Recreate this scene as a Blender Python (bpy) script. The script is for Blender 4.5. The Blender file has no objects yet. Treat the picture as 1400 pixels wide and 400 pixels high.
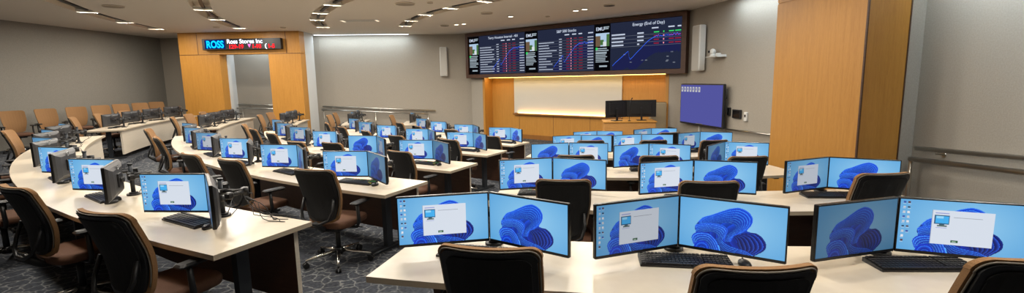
import bpy, bmesh, math, random
import numpy as np
from mathutils import Vector, Matrix
from mathutils.geometry import tessellate_polygon
random.seed(7)
SC = bpy.context.scene
COL = SC.collection
PI = math.pi

# ---------------------------------------------------------------- camera
EYE = 1.75
LENS = 641 / 1400 * 36
PITCH, ROLL = math.radians(8.108), math.radians(-1.064)
cam_d = bpy.data.cameras.new('camera'); cam_d.sensor_width = 36; cam_d.lens = LENS; cam_d.clip_start = .05
cam = bpy.data.objects.new('camera', cam_d); COL.objects.link(cam); SC.camera = cam
_f = Vector((0, math.cos(PITCH), -math.sin(PITCH))); _u = Vector((0, math.sin(PITCH), math.cos(PITCH))); _x = Vector((1, 0, 0))
_x2 = math.cos(ROLL) * _x + math.sin(ROLL) * _u; _u2 = -math.sin(ROLL) * _x + math.cos(ROLL) * _u
M = Matrix(((_x2.x, _u2.x, -_f.x, 0), (_x2.y, _u2.y, -_f.y, 0), (_x2.z, _u2.z, -_f.z, EYE), (0, 0, 0, 1)))
cam.matrix_world = M
# ---------------------------------------------------------------- world, exposure
W = bpy.data.worlds.new('world'); SC.world = W; W.use_nodes = True
W.node_tree.nodes['Background'].inputs[0].default_value = (.9, .85, .8, 1)
W.node_tree.nodes['Background'].inputs[1].default_value = .02
SC.view_settings.view_transform = 'Standard'; SC.view_settings.look = 'None'
SC.view_settings.exposure = 0.0; SC.view_settings.gamma = 1; SC.view_settings.use_curve_mapping = False
FIX_W, DOWN_W, COVE_W, FRONT_W = 49.0, 17.0, 12.0, 3.6
WARM = (1.0, .93, .82); COOL = (.74, .89, 1.0)
H = 3.55                                            # ceiling height
C1 = Vector((5.53, 18.27)); C2 = Vector((2.5, 15.0))  # centres of the curved rows
TZ = {0: .15, 1: 0.0, 2: -.115, 3: -.23, 4: -.345, 5: -.46}

# ---------------------------------------------------------------- helpers
def lin(c):
    return tuple((v / 255 / 12.92 if v / 255 <= .04045 else ((v / 255 + .055) / 1.055) ** 2.4) for v in c)
MATS = {}
def mat(name, rgb, rough=.6, metal=0.0, noise=None, emis=None, strength=1.0, bump=None, spec=None, sheen=0):
    if name in MATS: return MATS[name]
    m = bpy.data.materials.new(name); m.use_nodes = True; nt = m.node_tree; b = nt.nodes['Principled BSDF']
    c = lin(rgb) + (1,)
    b.inputs['Base Color'].default_value = c; b.inputs['Roughness'].default_value = rough; b.inputs['Metallic'].default_value = metal
    if spec is not None: b.inputs['Specular IOR Level'].default_value = spec
    if sheen: b.inputs['Sheen Weight'].default_value = sheen
    if emis:
        b.inputs['Emission Color'].default_value = lin(emis) + (1,); b.inputs['Emission Strength'].default_value = strength
    if noise:                                       # (scale xyz, other colour, amount)
        sc, c2, amt = noise
        tc = nt.nodes.new('ShaderNodeTexCoord'); mp = nt.nodes.new('ShaderNodeMapping'); mp.inputs['Scale'].default_value = sc
        nz = nt.nodes.new('ShaderNodeTexNoise'); nz.inputs['Scale'].default_value = 1; nz.inputs['Detail'].default_value = 4
        mx = nt.nodes.new('ShaderNodeMix'); mx.data_type = 'RGBA'
        mr = nt.nodes.new('ShaderNodeMapRange'); mr.inputs['From Min'].default_value = .35; mr.inputs['From Max'].default_value = .65
        mr.inputs['To Max'].default_value = amt
        mx.inputs[6].default_value = c; mx.inputs[7].default_value = lin(c2) + (1,)
        nt.links.new(tc.outputs['Object'], mp.inputs[0]); nt.links.new(mp.outputs[0], nz.inputs[0])
        nt.links.new(nz.outputs[0], mr.inputs[0]); nt.links.new(mr.outputs[0], mx.inputs[0]); nt.links.new(mx.outputs[2], b.inputs['Base Color'])
        if bump:
            bp = nt.nodes.new('ShaderNodeBump'); bp.inputs['Strength'].default_value = bump; bp.inputs['Distance'].default_value = .01
            nt.links.new(nz.outputs[0], bp.inputs['Height']); nt.links.new(bp.outputs[0], b.inputs['Normal'])
    MATS[name] = m; return m

def emat(name, rgb, s=1.0):
    if name in MATS: return MATS[name]
    m = bpy.data.materials.new(name); m.use_nodes = True; nt = m.node_tree; nt.nodes.clear()
    e = nt.nodes.new('ShaderNodeEmission'); o = nt.nodes.new('ShaderNodeOutputMaterial')
    e.inputs[0].default_value = lin(rgb) + (1,); e.inputs[1].default_value = s
    nt.links.new(e.outputs[0], o.inputs[0]); MATS[name] = m; return m

class MB:
    """collects shapes; build() links them as one mesh object"""
    def __init__(s): s.v = []; s.f = []; s.m = []; s.sm = []
    def add(s, vs, fs, mi=0, smooth=False):
        o = len(s.v); s.v += [tuple(v) for v in vs]
        for f in fs: s.f.append([i + o for i in f]); s.m.append(mi); s.sm.append(smooth)
        return s
    def box(s, c, d, mi=0, rz=0.0, bev=0.0):
        x, y, z = d[0] / 2, d[1] / 2, d[2] / 2
        if bev <= 0:
            vs = [(i * x, j * y, k * z) for i in (-1, 1) for j in (-1, 1) for k in (-1, 1)]
            fs = [(0, 1, 3, 2), (4, 6, 7, 5), (0, 4, 5, 1), (2, 3, 7, 6), (0, 2, 6, 4), (1, 5, 7, 3)]
        else:
            b = min(bev, x * .9, y * .9, z * .9); vs = []; fs = []
            loops = []
            for zz, ins in ((-z, b), (-z + b, 0), (z - b, 0), (z, b)):
                lp = []
                for sx, sy in ((-1, -1), (1, -1), (1, 1), (-1, 1)):
                    X, Y = x - ins, y - ins
                    if (sx * sy) > 0: a = [(sx * X, sy * (Y - b) ), (sx * (X - b), sy * Y)]
                    else: a = [(sx * (X - b), sy * Y), (sx * X, sy * (Y - b))]
                    if (sx, sy) == (-1, -1): a = [(-X, -(Y - b)), (-(X - b), -Y)]
                    if (sx, sy) == (1, -1): a = [(X - b, -Y), (X, -(Y - b))]
                    if (sx, sy) == (1, 1): a = [(X, Y - b), (X - b, Y)]
                    if (sx, sy) == (-1, 1): a = [(-(X - b), Y), (-X, Y - b)]
                    lp += [(p[0], p[1], zz) for p in a]
                loops.append(lp)
            for l in loops: vs += l
            n = 8
            for k in range(3):
                for i in range(n): fs.append((k * n + i, k * n + (i + 1) % n, (k + 1) * n + (i + 1) % n, (k + 1) * n + i))
            fs.append(tuple(reversed(range(n)))); fs.append(tuple(3 * n + i for i in range(n)))
        cr, sr = math.cos(rz), math.sin(rz)
        vs = [(c[0] + v[0] * cr - v[1] * sr, c[1] + v[0] * sr + v[1] * cr, c[2] + v[2]) for v in vs]
        return s.add(vs, fs, mi)
    def quad(s, a, b, c, d, mi=0): return s.add([a, b, c, d], [(0, 1, 2, 3)], mi)
    def prism(s, pts, z0, z1, mi=0, mtop=None):
        n = len(pts); vs = [(p[0], p[1], z0) for p in pts] + [(p[0], p[1], z1) for p in pts]
        s.add(vs, [(i, (i + 1) % n, n + (i + 1) % n, n + i) for i in range(n)] + [tuple(reversed(range(n)))], mi)
        return s.add(vs[n:], [tuple(range(n))], mi if mtop is None else mtop)
    def tube(s, pts, r, mi=0, n=8, closed=False, smooth=True):
        pts = [Vector(p) for p in pts]; N = len(pts); rs = r if isinstance(r, (list, tuple)) else [r] * N
        vs = []; up = Vector((0, 0, 1))
        prev = None
        for i, p in enumerate(pts):
            if closed: t = (pts[(i + 1) % N] - pts[i - 1])
            else: t = pts[min(i + 1, N - 1)] - pts[max(i - 1, 0)]
            t = t.normalized() if t.length > 1e-9 else Vector((0, 0, 1))
            if prev is None:
                a = t.cross(up if abs(t.z) < .9 else Vector((1, 0, 0))).normalized()
            else:
                a = (prev - t * prev.dot(t)); a = a.normalized() if a.length > 1e-6 else t.cross(up).normalized()
            prev = a; b = t.cross(a)
            for k in range(n):
                an = 2 * PI * k / n; vs.append(tuple(p + (a * math.cos(an) + b * math.sin(an)) * rs[i]))
        fs = []
        L = N if closed else N - 1
        for i in range(L):
            j = (i + 1) % N
            for k in range(n): fs.append((i * n + k, i * n + (k + 1) % n, j * n + (k + 1) % n, j * n + k))
        s.add(vs, fs, mi, smooth)
        if not closed: s.add(vs[:n], [tuple(reversed(range(n)))], mi); s.add(vs[-n:], [tuple(range(n))], mi)
        return s
    def cyl(s, c, r, h, mi=0, n=16, r2=None, axis='z'):
        r2 = r if r2 is None else r2
        d = {'z': Vector((0, 0, h)), 'x': Vector((h, 0, 0)), 'y': Vector((0, h, 0))}[axis]
        c = Vector(c); return s.tube([c - d / 2, c + d / 2], [r, r2], mi, n)
    def sphere(s, c, r, mi=0, n=10, sc=(1, 1, 1)):
        vs = []; fs = []
        for i in range(n + 1):
            th = PI * i / n
            for k in range(2 * n):
                ph = PI * k / n; vs.append((c[0] + r * sc[0] * math.sin(th) * math.cos(ph), c[1] + r * sc[1] * math.sin(th) * math.sin(ph), c[2] + r * sc[2] * math.cos(th)))
        for i in range(n):
            for k in range(2 * n):
                fs.append((i * 2 * n + k, (i + 1) * 2 * n + k, (i + 1) * 2 * n + (k + 1) % (2 * n), i * 2 * n + (k + 1) % (2 * n)))
        return s.add(vs, fs, mi, True)
    def build(s, name, mats, parent=None, loc=None, rz=None):
        me = bpy.data.meshes.new(name); me.from_pydata(s.v, [], s.f)
        for m in (mats if isinstance(mats, (list, tuple)) else [mats]): me.materials.append(m)
        me.polygons.foreach_set('material_index', s.m); me.polygons.foreach_set('use_smooth', s.sm); me.update()
        bm = bmesh.new(); bm.from_mesh(me); bmesh.ops.remove_doubles(bm, verts=bm.verts, dist=1e-5)
        bmesh.ops.recalc_face_normals(bm, faces=bm.faces); bm.to_mesh(me); bm.free()
        o = bpy.data.objects.new(name, me); COL.objects.link(o)
        if parent: o.parent = parent
        if loc is not None: o.location = loc
        if rz is not None: o.rotation_euler.z = rz
        return o

def tag(o, label=None, cat=None, group=None, kind=None):
    if label: o['label'] = label
    if cat: o['category'] = cat
    if group: o['group'] = group
    if kind: o['kind'] = kind
    return o
def empty(name, loc, rz=0.0, label=None, cat=None, group=None):
    o = bpy.data.objects.new(name, None); COL.objects.link(o); o.empty_display_size = .1
    o.location = loc; o.rotation_euler.z = rz; return tag(o, label, cat, group)
def copy_tree(o, parent=None):
    c = o.copy(); COL.objects.link(c); c.parent = parent
    for ch in list(o.children): copy_tree(ch, c)
    return c
def struct(mb, name, m):
    return tag(mb.build(name, m), kind='structure')
class Proto:
    """first use hands out the template itself, later uses copies"""
    def __init__(s, root): s.root = root; s.used = False
    def place(s, loc, rz, label, cat, group):
        o = copy_tree(s.root) if s.used else s.root; s.used = True
        o.location = loc; o.rotation_euler.z = rz
        return tag(o, label, cat, group)
def area(name, loc, rot, sx, sy, power, color, parent=None, spread=PI):
    l = bpy.data.lights.new(name, 'AREA'); l.shape = 'RECTANGLE'; l.size = sx; l.size_y = sy; l.energy = power; l.color = color; l.spread = spread
    o = bpy.data.objects.new(name, l); COL.objects.link(o); o.location = loc; o.rotation_euler = rot
    if parent: o.parent = parent
    return o
def pol(c, r, deg): a = math.radians(deg); return Vector((c.x + r * math.cos(a), c.y + r * math.sin(a)))

# ---------------------------------------------------------------- materials
M_wall = mat('wall_paint', (164, 156, 144), .9, noise=((60, 60, 60), (150, 142, 130), .6), bump=.15)
M_wallfab = mat('wall_fabric', (140, 136, 128), .95, noise=((90, 90, 90), (124, 120, 112), .8), bump=.3)
M_white = mat('white_trim', (205, 204, 200), .7)
M_ceil = mat('ceiling_paint', (216, 208, 196), .9)
M_trough = mat('trough_paint', (226, 214, 196), .9)
M_black = mat('black_plastic', (22, 22, 24), .45)
M_black2 = mat('black_satin', (32, 32, 35), .38)
M_bezel = mat('bezel', (14, 14, 16), .3)
M_housing = mat('monitor_back', (54, 55, 58), .42, noise=((300, 300, 300), (44, 45, 48), .5))
M_mark = mat('maker_mark_grey', (150, 152, 155), .3, .6)
M_steel = mat('dark_steel', (44, 48, 54), .45, .3)
M_chrome = mat('polished_aluminium', (215, 212, 206), .18, 1.0)
M_rail = mat('brushed_rail', (200, 196, 188), .28, 1.0)
M_desk = mat('desk_laminate', (212, 200, 180), .3, noise=((14, 14, 14), (206, 193, 172), .6))
M_edge = mat('desk_edge', (176, 162, 142), .5)
M_panel_l = mat('pale_panel', (200, 190, 174), .7, noise=((2, 2, 160), (190, 180, 164), .7))
M_camel = mat('camel_fabric', (148, 110, 70), .85, noise=((220, 220, 220), (132, 96, 60), .8), bump=.3)
M_seat = mat('seat_fabric', (98, 66, 46), .85, noise=((220, 220, 220), (84, 54, 38), .8))
M_mesh = mat('chair_mesh', (20, 20, 22), .8, noise=((160, 160, 300), (34, 34, 36), .6))
M_trimg = mat('chair_trim', (120, 112, 100), .4)
M_keys = mat('keycaps', (40, 41, 46), .5)
M_glass = mat('dark_glass', (12, 14, 18), .12)
M_whitep = mat('white_plastic', (214, 213, 208), .45)
M_board = mat('whiteboard', (196, 195, 190), .3)

def wood_mat(name, c1, c2, scale=(9, 9, .55)):
    m = bpy.data.materials.new(name); m.use_nodes = True; nt = m.node_tree; b = nt.nodes['Principled BSDF']; b.inputs['Roughness'].default_value = .45
    tc = nt.nodes.new('ShaderNodeTexCoord'); mp = nt.nodes.new('ShaderNodeMapping'); mp.inputs['Scale'].default_value = scale
    n1 = nt.nodes.new('ShaderNodeTexNoise'); n1.inputs['Scale'].default_value = 3; n1.inputs['Detail'].default_value = 6; n1.inputs['Distortion'].default_value = .6
    n2 = nt.nodes.new('ShaderNodeTexNoise'); n2.inputs['Scale'].default_value = 22; n2.inputs['Detail'].default_value = 3
    r = nt.nodes.new('ShaderNodeValToRGB'); r.color_ramp.elements[0].position = .3; r.color_ramp.elements[1].position = .7
    r.color_ramp.elements[0].color = lin(c2) + (1,); r.color_ramp.elements[1].color = lin(c1) + (1,)
    mx = nt.nodes.new('ShaderNodeMath'); mx.operation = 'MULTIPLY_ADD'; mx.inputs[1].default_value = .5
    ad = nt.nodes.new('ShaderNodeMath'); ad.operation = 'MULTIPLY'; ad.inputs[1].default_value = .5
    nt.links.new(tc.outputs['Object'], mp.inputs[0]); nt.links.new(mp.outputs[0], n1.inputs[0]); nt.links.new(mp.outputs[0], n2.inputs[0])
    nt.links.new(n1.outputs[0], ad.inputs[0]); nt.links.new(n2.outputs[0], mx.inputs[0]); nt.links.new(ad.outputs[0], mx.inputs[2])
    nt.links.new(mx.outputs[0], r.inputs[0]); nt.links.new(r.outputs[0], b.inputs['Base Color'])
    MATS[name] = m; return m
M_oak = wood_mat('honey_oak', (192, 138, 62), (170, 117, 46))
M_oak2 = wood_mat('honey_oak_trim', (150, 100, 44), (124, 80, 34))
M_walnut = wood_mat('dark_walnut', (88, 58, 40), (64, 40, 28), (2, 2, 14))
M_podium = wood_mat('podium_oak', (196, 146, 84), (176, 124, 66), (2, 2, 12))

def carpet():
    m = bpy.data.materials.new('patterned_carpet'); m.use_nodes = True; nt = m.node_tree; b = nt.nodes['Principled BSDF']; b.inputs['Roughness'].default_value = 1; b.inputs['Specular IOR Level'].default_value = .1
    tc = nt.nodes.new('ShaderNodeTexCoord')
    nz = nt.nodes.new('ShaderNodeTexNoise'); nz.inputs['Scale'].default_value = 5; nz.inputs['Detail'].default_value = 3
    mx = nt.nodes.new('ShaderNodeMix'); mx.data_type = 'VECTOR'; mx.inputs[0].default_value = .16
    vo = nt.nodes.new('ShaderNodeTexVoronoi'); vo.feature = 'DISTANCE_TO_EDGE'; vo.inputs['Scale'].default_value = 8.5
    r = nt.nodes.new('ShaderNodeValToRGB'); e = r.color_ramp.elements
    e[0].position = 0; e[0].color = lin((134, 134, 132)) + (1,); e[1].position = .075; e[1].color = lin((66, 69, 76)) + (1,)
    x = e.new(.025); x.color = lin((104, 106, 109)) + (1,)
    fine = nt.nodes.new('ShaderNodeTexNoise'); fine.inputs['Scale'].default_value = 40; fine.inputs['Detail'].default_value = 6
    big = nt.nodes.new('ShaderNodeTexNoise'); big.inputs['Scale'].default_value = 2.2
    mul = nt.nodes.new('ShaderNodeMix'); mul.data_type = 'RGBA'; mul.blend_type = 'MULTIPLY'; mul.inputs[0].default_value = 1
    mr = nt.nodes.new('ShaderNodeMapRange'); mr.inputs['From Min'].default_value = .3; mr.inputs['From Max'].default_value = .7; mr.inputs['To Min'].default_value = .55; mr.inputs['To Max'].default_value = 1.2
    m2 = nt.nodes.new('ShaderNodeMix'); m2.data_type = 'RGBA'; m2.inputs[7].default_value = lin((62, 65, 72)) + (1,)
    mr2 = nt.nodes.new('ShaderNodeMapRange'); mr2.inputs['From Min'].default_value = .5; mr2.inputs['From Max'].default_value = .68
    nt.links.new(tc.outputs['Object'], nz.inputs[0]); nt.links.new(tc.outputs['Object'], mx.inputs[4]); nt.links.new(nz.outputs[1], mx.inputs[5])
    nt.links.new(mx.outputs[1], vo.inputs['Vector']); nt.links.new(vo.outputs['Distance'], r.inputs[0])
    nt.links.new(tc.outputs['Object'], fine.inputs[0]); nt.links.new(tc.outputs['Object'], big.inputs[0])
    nt.links.new(big.outputs[0], mr2.inputs[0]); nt.links.new(mr2.outputs[0], m2.inputs[0]); nt.links.new(r.outputs[0], m2.inputs[6])
    nt.links.new(fine.outputs[0], mr.inputs[0]); nt.links.new(m2.outputs[2], mul.inputs[6]); nt.links.new(mr.outputs[0], mul.inputs[7])
    nt.links.new(mul.outputs[2], b.inputs['Base Color'])
    MATS['carpet'] = m; return m
M_carpet = carpet()

# ================================================================ THE SETTING
# outline of the room, seen from above
BD = Vector((.773, -.634)); BN = Vector((-.634, -.773))     # along the display wall, and out of it into the room
BL, BR = Vector((-1.55, 18.72)), Vector((4.98, 13.35))
RD = Vector((.19, -.982)); RN = Vector((-.982, -.19))        # along the right wall
BACK_Y = 18.3; LEFT_X = -13.35; RX = 5.2; REAR_Y = -2.6
X0, X1, Y0, Y1 = LEFT_X, 7.4, REAR_Y, 19.6
COLA = Vector((4.06, 7.31)); COLB = COLA + RD * 1.5          # inner face of the right column
CN = Vector((.982, .19))
COLC = COLB + CN * .62; PIL = Vector((RX, COLC.y + .06))

# --- floor: terraces bounded by the curved rows
RI = {1: 16.36, 2: 14.42, 3: 12.6, 4: 10.66}                 # step radii, left circle
RHO = {1: 12.26, 2: 10.4, 3: 8.42, 4: 6.2}                   # step radii, right circle
def boundary(k):
    r, q = RI[k], RHO[k]; pts = []
    a = 178.0
    L = []
    while a < 262: L.append(pol(C1, r, a)); a += 2
    R_ = [pol(C2, q, a) for a in np.arange(236, 292, 2)]
    # junction: the place where the two arcs pass closest together
    best = min(((p - q_).length, i, j) for i, p in enumerate(L) for j, q_ in enumerate(R_))
    pts = L[:best[1] + 1] + R_[best[2] + 1:]
    return [p for p in pts if p.x < X1]
def boundary0():
    L = [pol(C1, 18.5, a) for a in np.arange(178, 244, 2)]
    return L + [Vector((-2.0, 1.35)), Vector((0, .75)), Vector((2.5, .6)), Vector((7.4, .9))]
fl = MB()
fl.quad((X0, Y0, TZ[5]), (X1, Y0, TZ[5]), (X1, Y1, TZ[5]), (X0, Y1, TZ[5]))
prevz = TZ[5]
for k in (4, 3, 2, 1, 0):
    bd = boundary(k) if k else boundary0()
    first, last = bd[0], bd[-1]
    poly = [Vector((first.x, Y1))] + bd + [Vector((X1, last.y)), Vector((X1, Y0)), Vector((X0, Y0)), Vector((X0, Y1))]
    tri = tessellate_polygon([[Vector((p.x, p.y, 0)) for p in poly]])
    z = TZ[k]
    fl.add([(p.x, p.y, z) for p in poly], [tuple(t) for t in tri])
    for a, b in zip(bd[:-1], bd[1:]): fl.quad((a.x, a.y, prevz), (b.x, b.y, prevz), (b.x, b.y, z), (a.x, a.y, z))
    a = bd[-1]; fl.quad((a.x, a.y, prevz), (X1, a.y, prevz), (X1, a.y, z), (a.x, a.y, z))
    prevz = z
struct(fl, 'floor', M_carpet)

# --- ceiling with curved light troughs
TROUGH = [(17.05, 189, 250), (14.5, 190, 252), (11.9, 191, 256), (9.3, 194, 258)]
TW = .20; TDEP = .16
holes = []
for r, a0, a1 in TROUGH:
    n = 40; A = np.linspace(a0, a1, n)
    holes.append([pol(C1, r + TW, a) for a in A] + [pol(C1, r - TW, a) for a in A[::-1]])
cl = MB()
outer = [Vector((X0 - .1, Y0 - .1)), Vector((X1, Y0 - .1)), Vector((X1, Y1)), Vector((X0 - .1, Y1))]
allp = outer + [p for h in holes for p in h]
tri = tessellate_polygon([[Vector((p.x, p.y, 0)) for p in q] for q in [outer] + holes])
cl.add([(p.x, p.y, H) for p in allp], [tuple(t) for t in tri])
for h in holes:
    n = len(h); m_ = n // 2
    for i in range(n):
        a, b = h[i], h[(i + 1) % n]
        cl.quad((a.x, a.y, H), (b.x, b.y, H), (b.x, b.y, H + TDEP), (a.x, a.y, H + TDEP), 1)
    for i in range(m_ - 1):
        a, b, c, d = h[i], h[i + 1], h[n - 2 - i], h[n - 1 - i]
        cl.quad((a.x, a.y, H + TDEP), (b.x, b.y, H + TDEP), (c.x, c.y, H + TDEP), (d.x, d.y, H + TDEP), 1)
cl.box(((X0 + X1) / 2, (Y0 + Y1) / 2, H + .5), (X1 - X0 + .4, Y1 - Y0 + .2, .1))
struct(cl, 'ceiling', [M_ceil, M_trough])

ZB = -.5
def wallseg(name, a, b, z0, z1, m, th=.15, side=1):
    a = Vector(a); b = Vector(b); d = (b - a).normalized(); n = Vector((-d.y, d.x)) * side * th
    mb = MB(); mb.prism([a, b, b + n, a + n], z0, z1); return struct(mb, name, m)
wallseg('wall_left', (LEFT_X, REAR_Y), (LEFT_X, Y1), ZB, H + .3, M_wallfab, side=1)
wallseg('wall_rear', (LEFT_X, REAR_Y), (X1, REAR_Y), ZB, H + .3, M_wall, side=-1)
mb = MB(); mb.prism([(LEFT_X, BACK_Y), (-7.3, BACK_Y), (-1.45, BACK_Y + .55), (-1.4, BACK_Y + .75), (-7.3, BACK_Y + .2), (LEFT_X, BACK_Y + .2)], ZB, H + .3); struct(mb, 'wall_back', M_wall)
wallseg('wall_right', (RX, PIL.y), (RX, REAR_Y), ZB, H + .3, M_wall, side=1)
wallseg('wall_front_right', BR - RD * .3, BR + RD * 8.6, ZB, H + .3, M_wall, side=1)
# display wall: fascia above the recess, jambs at both sides, oak back wall
REC = .42
def bp(s, o=0.0): return BL + BD * s + BN * o               # s metres along the display wall, o out of it
S0, S1 = .60, 7.93
BW = (BR - BL).length
mb = MB()
mb.prism([bp(-.02), bp(S0), bp(S0, -REC), bp(-.02, -REC)], ZB, H + .3)
mb.prism([bp(S1), bp(BW + .1), bp(BW + .1, -REC), bp(S1, -REC)], ZB, H + .3)
mb.prism([bp(S0), bp(S1), bp(S1, -REC), bp(S0, -REC)], 1.86, H + .3)
struct(mb, 'wall_display', M_wall)
mb = MB(); mb.prism([bp(-.3, -REC), bp(BW + .3, -REC), bp(BW + .3, -REC - .15), bp(-.3, -REC - .15)], ZB, H + .3)
struct(mb, 'wall_recess', M_oak)
mb = MB()
for s_ in (2.05, 3.6, 5.1, 6.55): mb.prism([bp(s_ - .006, -REC + .002), bp(s_ + .006, -REC + .002), bp(s_ + .006, -REC - .01), bp(s_ - .006, -REC - .01)], -.46, .46)
struct(mb, 'trim_1', M_walnut)
mb = MB(); mb.prism([bp(S0, -REC + .03), bp(S1, -REC + .03), bp(S1, -REC - .01), bp(S0, -REC - .01)], -.46, -.30)
struct(mb, 'baseboard_front', M_oak2)
mb = MB()
for s_, w_ in ((S0, .1), (S1 - .1, .1)):
    mb.prism([bp(s_, .015), bp(s_ + w_, .015), bp(s_ + w_, -REC), bp(s_, -REC)], ZB, 1.86)
struct(mb, 'trim_2', M_oak)
wallseg('wall_pillar', PIL, COLC + Vector((-.02, 0)), ZB, H + .3, M_wall, th=.3, side=-1)
mb = MB(); mb.prism([COLA, COLB, COLC, COLA + CN * .62], ZB, 2.80); mb.prism([COLA - CN * .0, COLB, COLC, COLA + CN * .62], 2.812, H + .2)
mb.prism([COLA + CN * .01 + RD * .01, COLB + CN * .01 - RD * .01, COLC - RD * .01, COLA + CN * .6 + RD * .01], 2.79, 2.82)
struct(mb, 'wall_column', M_oak)
mb = MB(); mb.prism([COLB - RD * .012 - CN * .008, COLB + RD * .008 - CN * .008, COLB + RD * .008 + CN * .012, COLB - RD * .012 + CN * .012], ZB, 2.79)
mb.prism([COLC - RD * .01, COLC + RD * .006, COLC + RD * .006 + CN * .02, COLC - RD * .01 + CN * .02], ZB, H)
struct(mb, 'trim_3', M_walnut)
# oak portal on the back wall
PY = 16.62
mb = MB()
for xa, xb in ((-11.5, -10.12), (-8.42, -7.3)):
    mb.box(((xa + xb) / 2, PY + .2, (ZB + 2.79) / 2), (xb - xa, .4, 2.79 - ZB))
mb.box(((-11.5 - 10.85) / 2 , PY + .2, 3.2), (.65 - .006, .4, .79)); mb.box(((-10.84 - 7.78) / 2, PY + .2, 3.2), (3.06 - .006, .4, .79)); mb.box(((-7.77 - 7.3) / 2, PY + .2, 3.2), (.47 - .006, .4, .79))
mb.box((-9.4, PY + .205, 3.175), (4.18, .38, .75))
struct(mb, 'wall_portal', M_oak)
mb = MB()
for x_ in (-10.845, -7.775): mb.box((x_, PY + .004, 3.18), (.014, .02, .74))
for xa, xb in ((-11.5, -10.12), (-8.42, -7.3)): mb.box(((xa + xb) / 2, PY + .004, 2.798), (xb - xa, .02, .016))
struct(mb, 'trim_5', M_walnut)
mb = MB()
mb.box((-11.05, PY + 1.04, 1.55), (.9, 1.3, 4.1)); mb.box((-7.62, PY + .80, 1.55), (.6, .80, 4.1)); mb.box((-10.16, PY + .47, 1.2), (.12, .16, 3.6))
struct(mb, 'trim_4', M_white)

# ================================================================ LIGHTS
fix_h = MB(); fix_h.box((0, 0, .03), (.40, .17, .05)); 
def make_fixture():
    r = empty('ceiling_light', (0, 0, 0))
    h = MB(); h.box((0, .085, .035), (.42, .014, .07)); h.box((0, -.085, .035), (.42, .014, .07)); h.box((0, 0, .065), (.42, .17, .01)); h.box((.203, 0, .035), (.014, .17, .07)); h.box((-.203, 0, .035), (.014, .17, .07))
    h.build('housing', M_whitep, r)
    d = MB(); d.box((0, 0, .045), (.38, .15, .008)); d.build('diffuser', emat('lamp_diffuser', (255, 236, 205), 7.0), r)
    area('lamp', (0, 0, .002), (0, 0, 0), .36, .14, FIX_W, WARM, r)
    return r
P_fix = Proto(make_fixture())
FIX = {0: [189.8, 195.6, 202.6, 210, 217.5, 225, 232.5, 240], 1: [191, 199.5, 207, 215, 223, 231, 239, 247], 2: [192.6, 201.5, 208.4, 215.6, 224, 232, 240.5, 249], 3: [195.5, 204, 212.6, 221, 229, 237, 245, 253]}
RNAME = ['outermost', 'second', 'third', 'innermost']; ORD = ['first', 'second', 'third', 'fourth', 'fifth', 'sixth', 'seventh', 'eighth']
for k, angs in FIX.items():
    for i, a in enumerate(angs):
        p = pol(C1, TROUGH[k][0], a)
        P_fix.place((p.x, p.y, H - .005), math.radians(a), f'slim warm ceiling light bridging the {RNAME[k]} curved trough, {ORD[i]} from its back-wall end', 'ceiling light', 'lights in the curved ceiling troughs')
for k, (r, a0, a1) in enumerate(TROUGH):
    mb = MB(); A = np.linspace(a0 + 1, a1 - 1, 60); rr = r - .02
    for a, b in zip(A[:-1], A[1:]):
        p, q, s_, t_ = pol(C1, rr - .035, a), pol(C1, rr - .035, b), pol(C1, rr + .035, b), pol(C1, rr + .035, a)
        mb.prism([p, q, s_, t_], H + .03, H + .07)
    tag(mb.build('lighting_track', M_black), f'black curved track inside the {RNAME[k]} ceiling trough', 'light track', 'tracks in the ceiling troughs')
# round downlights
def make_down():
    r = empty('downlight', (0, 0, 0))
    h = MB(); h.tube([(.085 * math.cos(t), .085 * math.sin(t), 0) for t in np.linspace(0, 2 * PI, 20, endpoint=False)], .012, closed=True); h.build('trim_ring', M_whitep, r)
    d = MB(); d.cyl((0, 0, .002), .075, .01, n=20); d.build('lens', emat('downlight_lens', (255, 238, 210), 9.0), r)
    area('lamp', (0, 0, -.014), (0, 0, 0), .12, .12, DOWN_W, WARM, r, spread=2.2)
    return r
P_down = Proto(make_down())
DOWN = [((-1.72, 15.55), 'left of the pair nearest the left end of the wall display'), ((-1.47, 15.4), 'right of the pair nearest the left end of the wall display'), ((.03, 13.83), 'single one above the front between two pairs'),
        ((1.77, 12.9), 'left of the pair before the middle of the wall display'), ((1.97, 12.68), 'right of the pair before the middle of the wall display'), ((4.0, 9.6), 'right one in front of the oak column'), ((3.2, 6.0), 'over the third right-hand desk'),
        ((3.9, 3.4), 'over the right end of the second right-hand desk'), ((.1, 1.5), 'unseen, added to brighten the left end of the nearest right-hand desk'), ((1.7, 1.3), 'unseen, added to brighten the middle of the nearest right-hand desk'), ((3.2, 1.5), 'unseen, added to brighten the right end of the nearest right-hand desk'), ((1.2, 3.3), 'unseen, added to brighten the left of the second right-hand desk')]  # last four are added out of view to brighten the near right-hand desks
for (x, y), t in DOWN: P_down.place((x, y, H - .012), 0, 'round warm downlight, ' + t, 'downlight', 'round downlights near the display')
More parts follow.
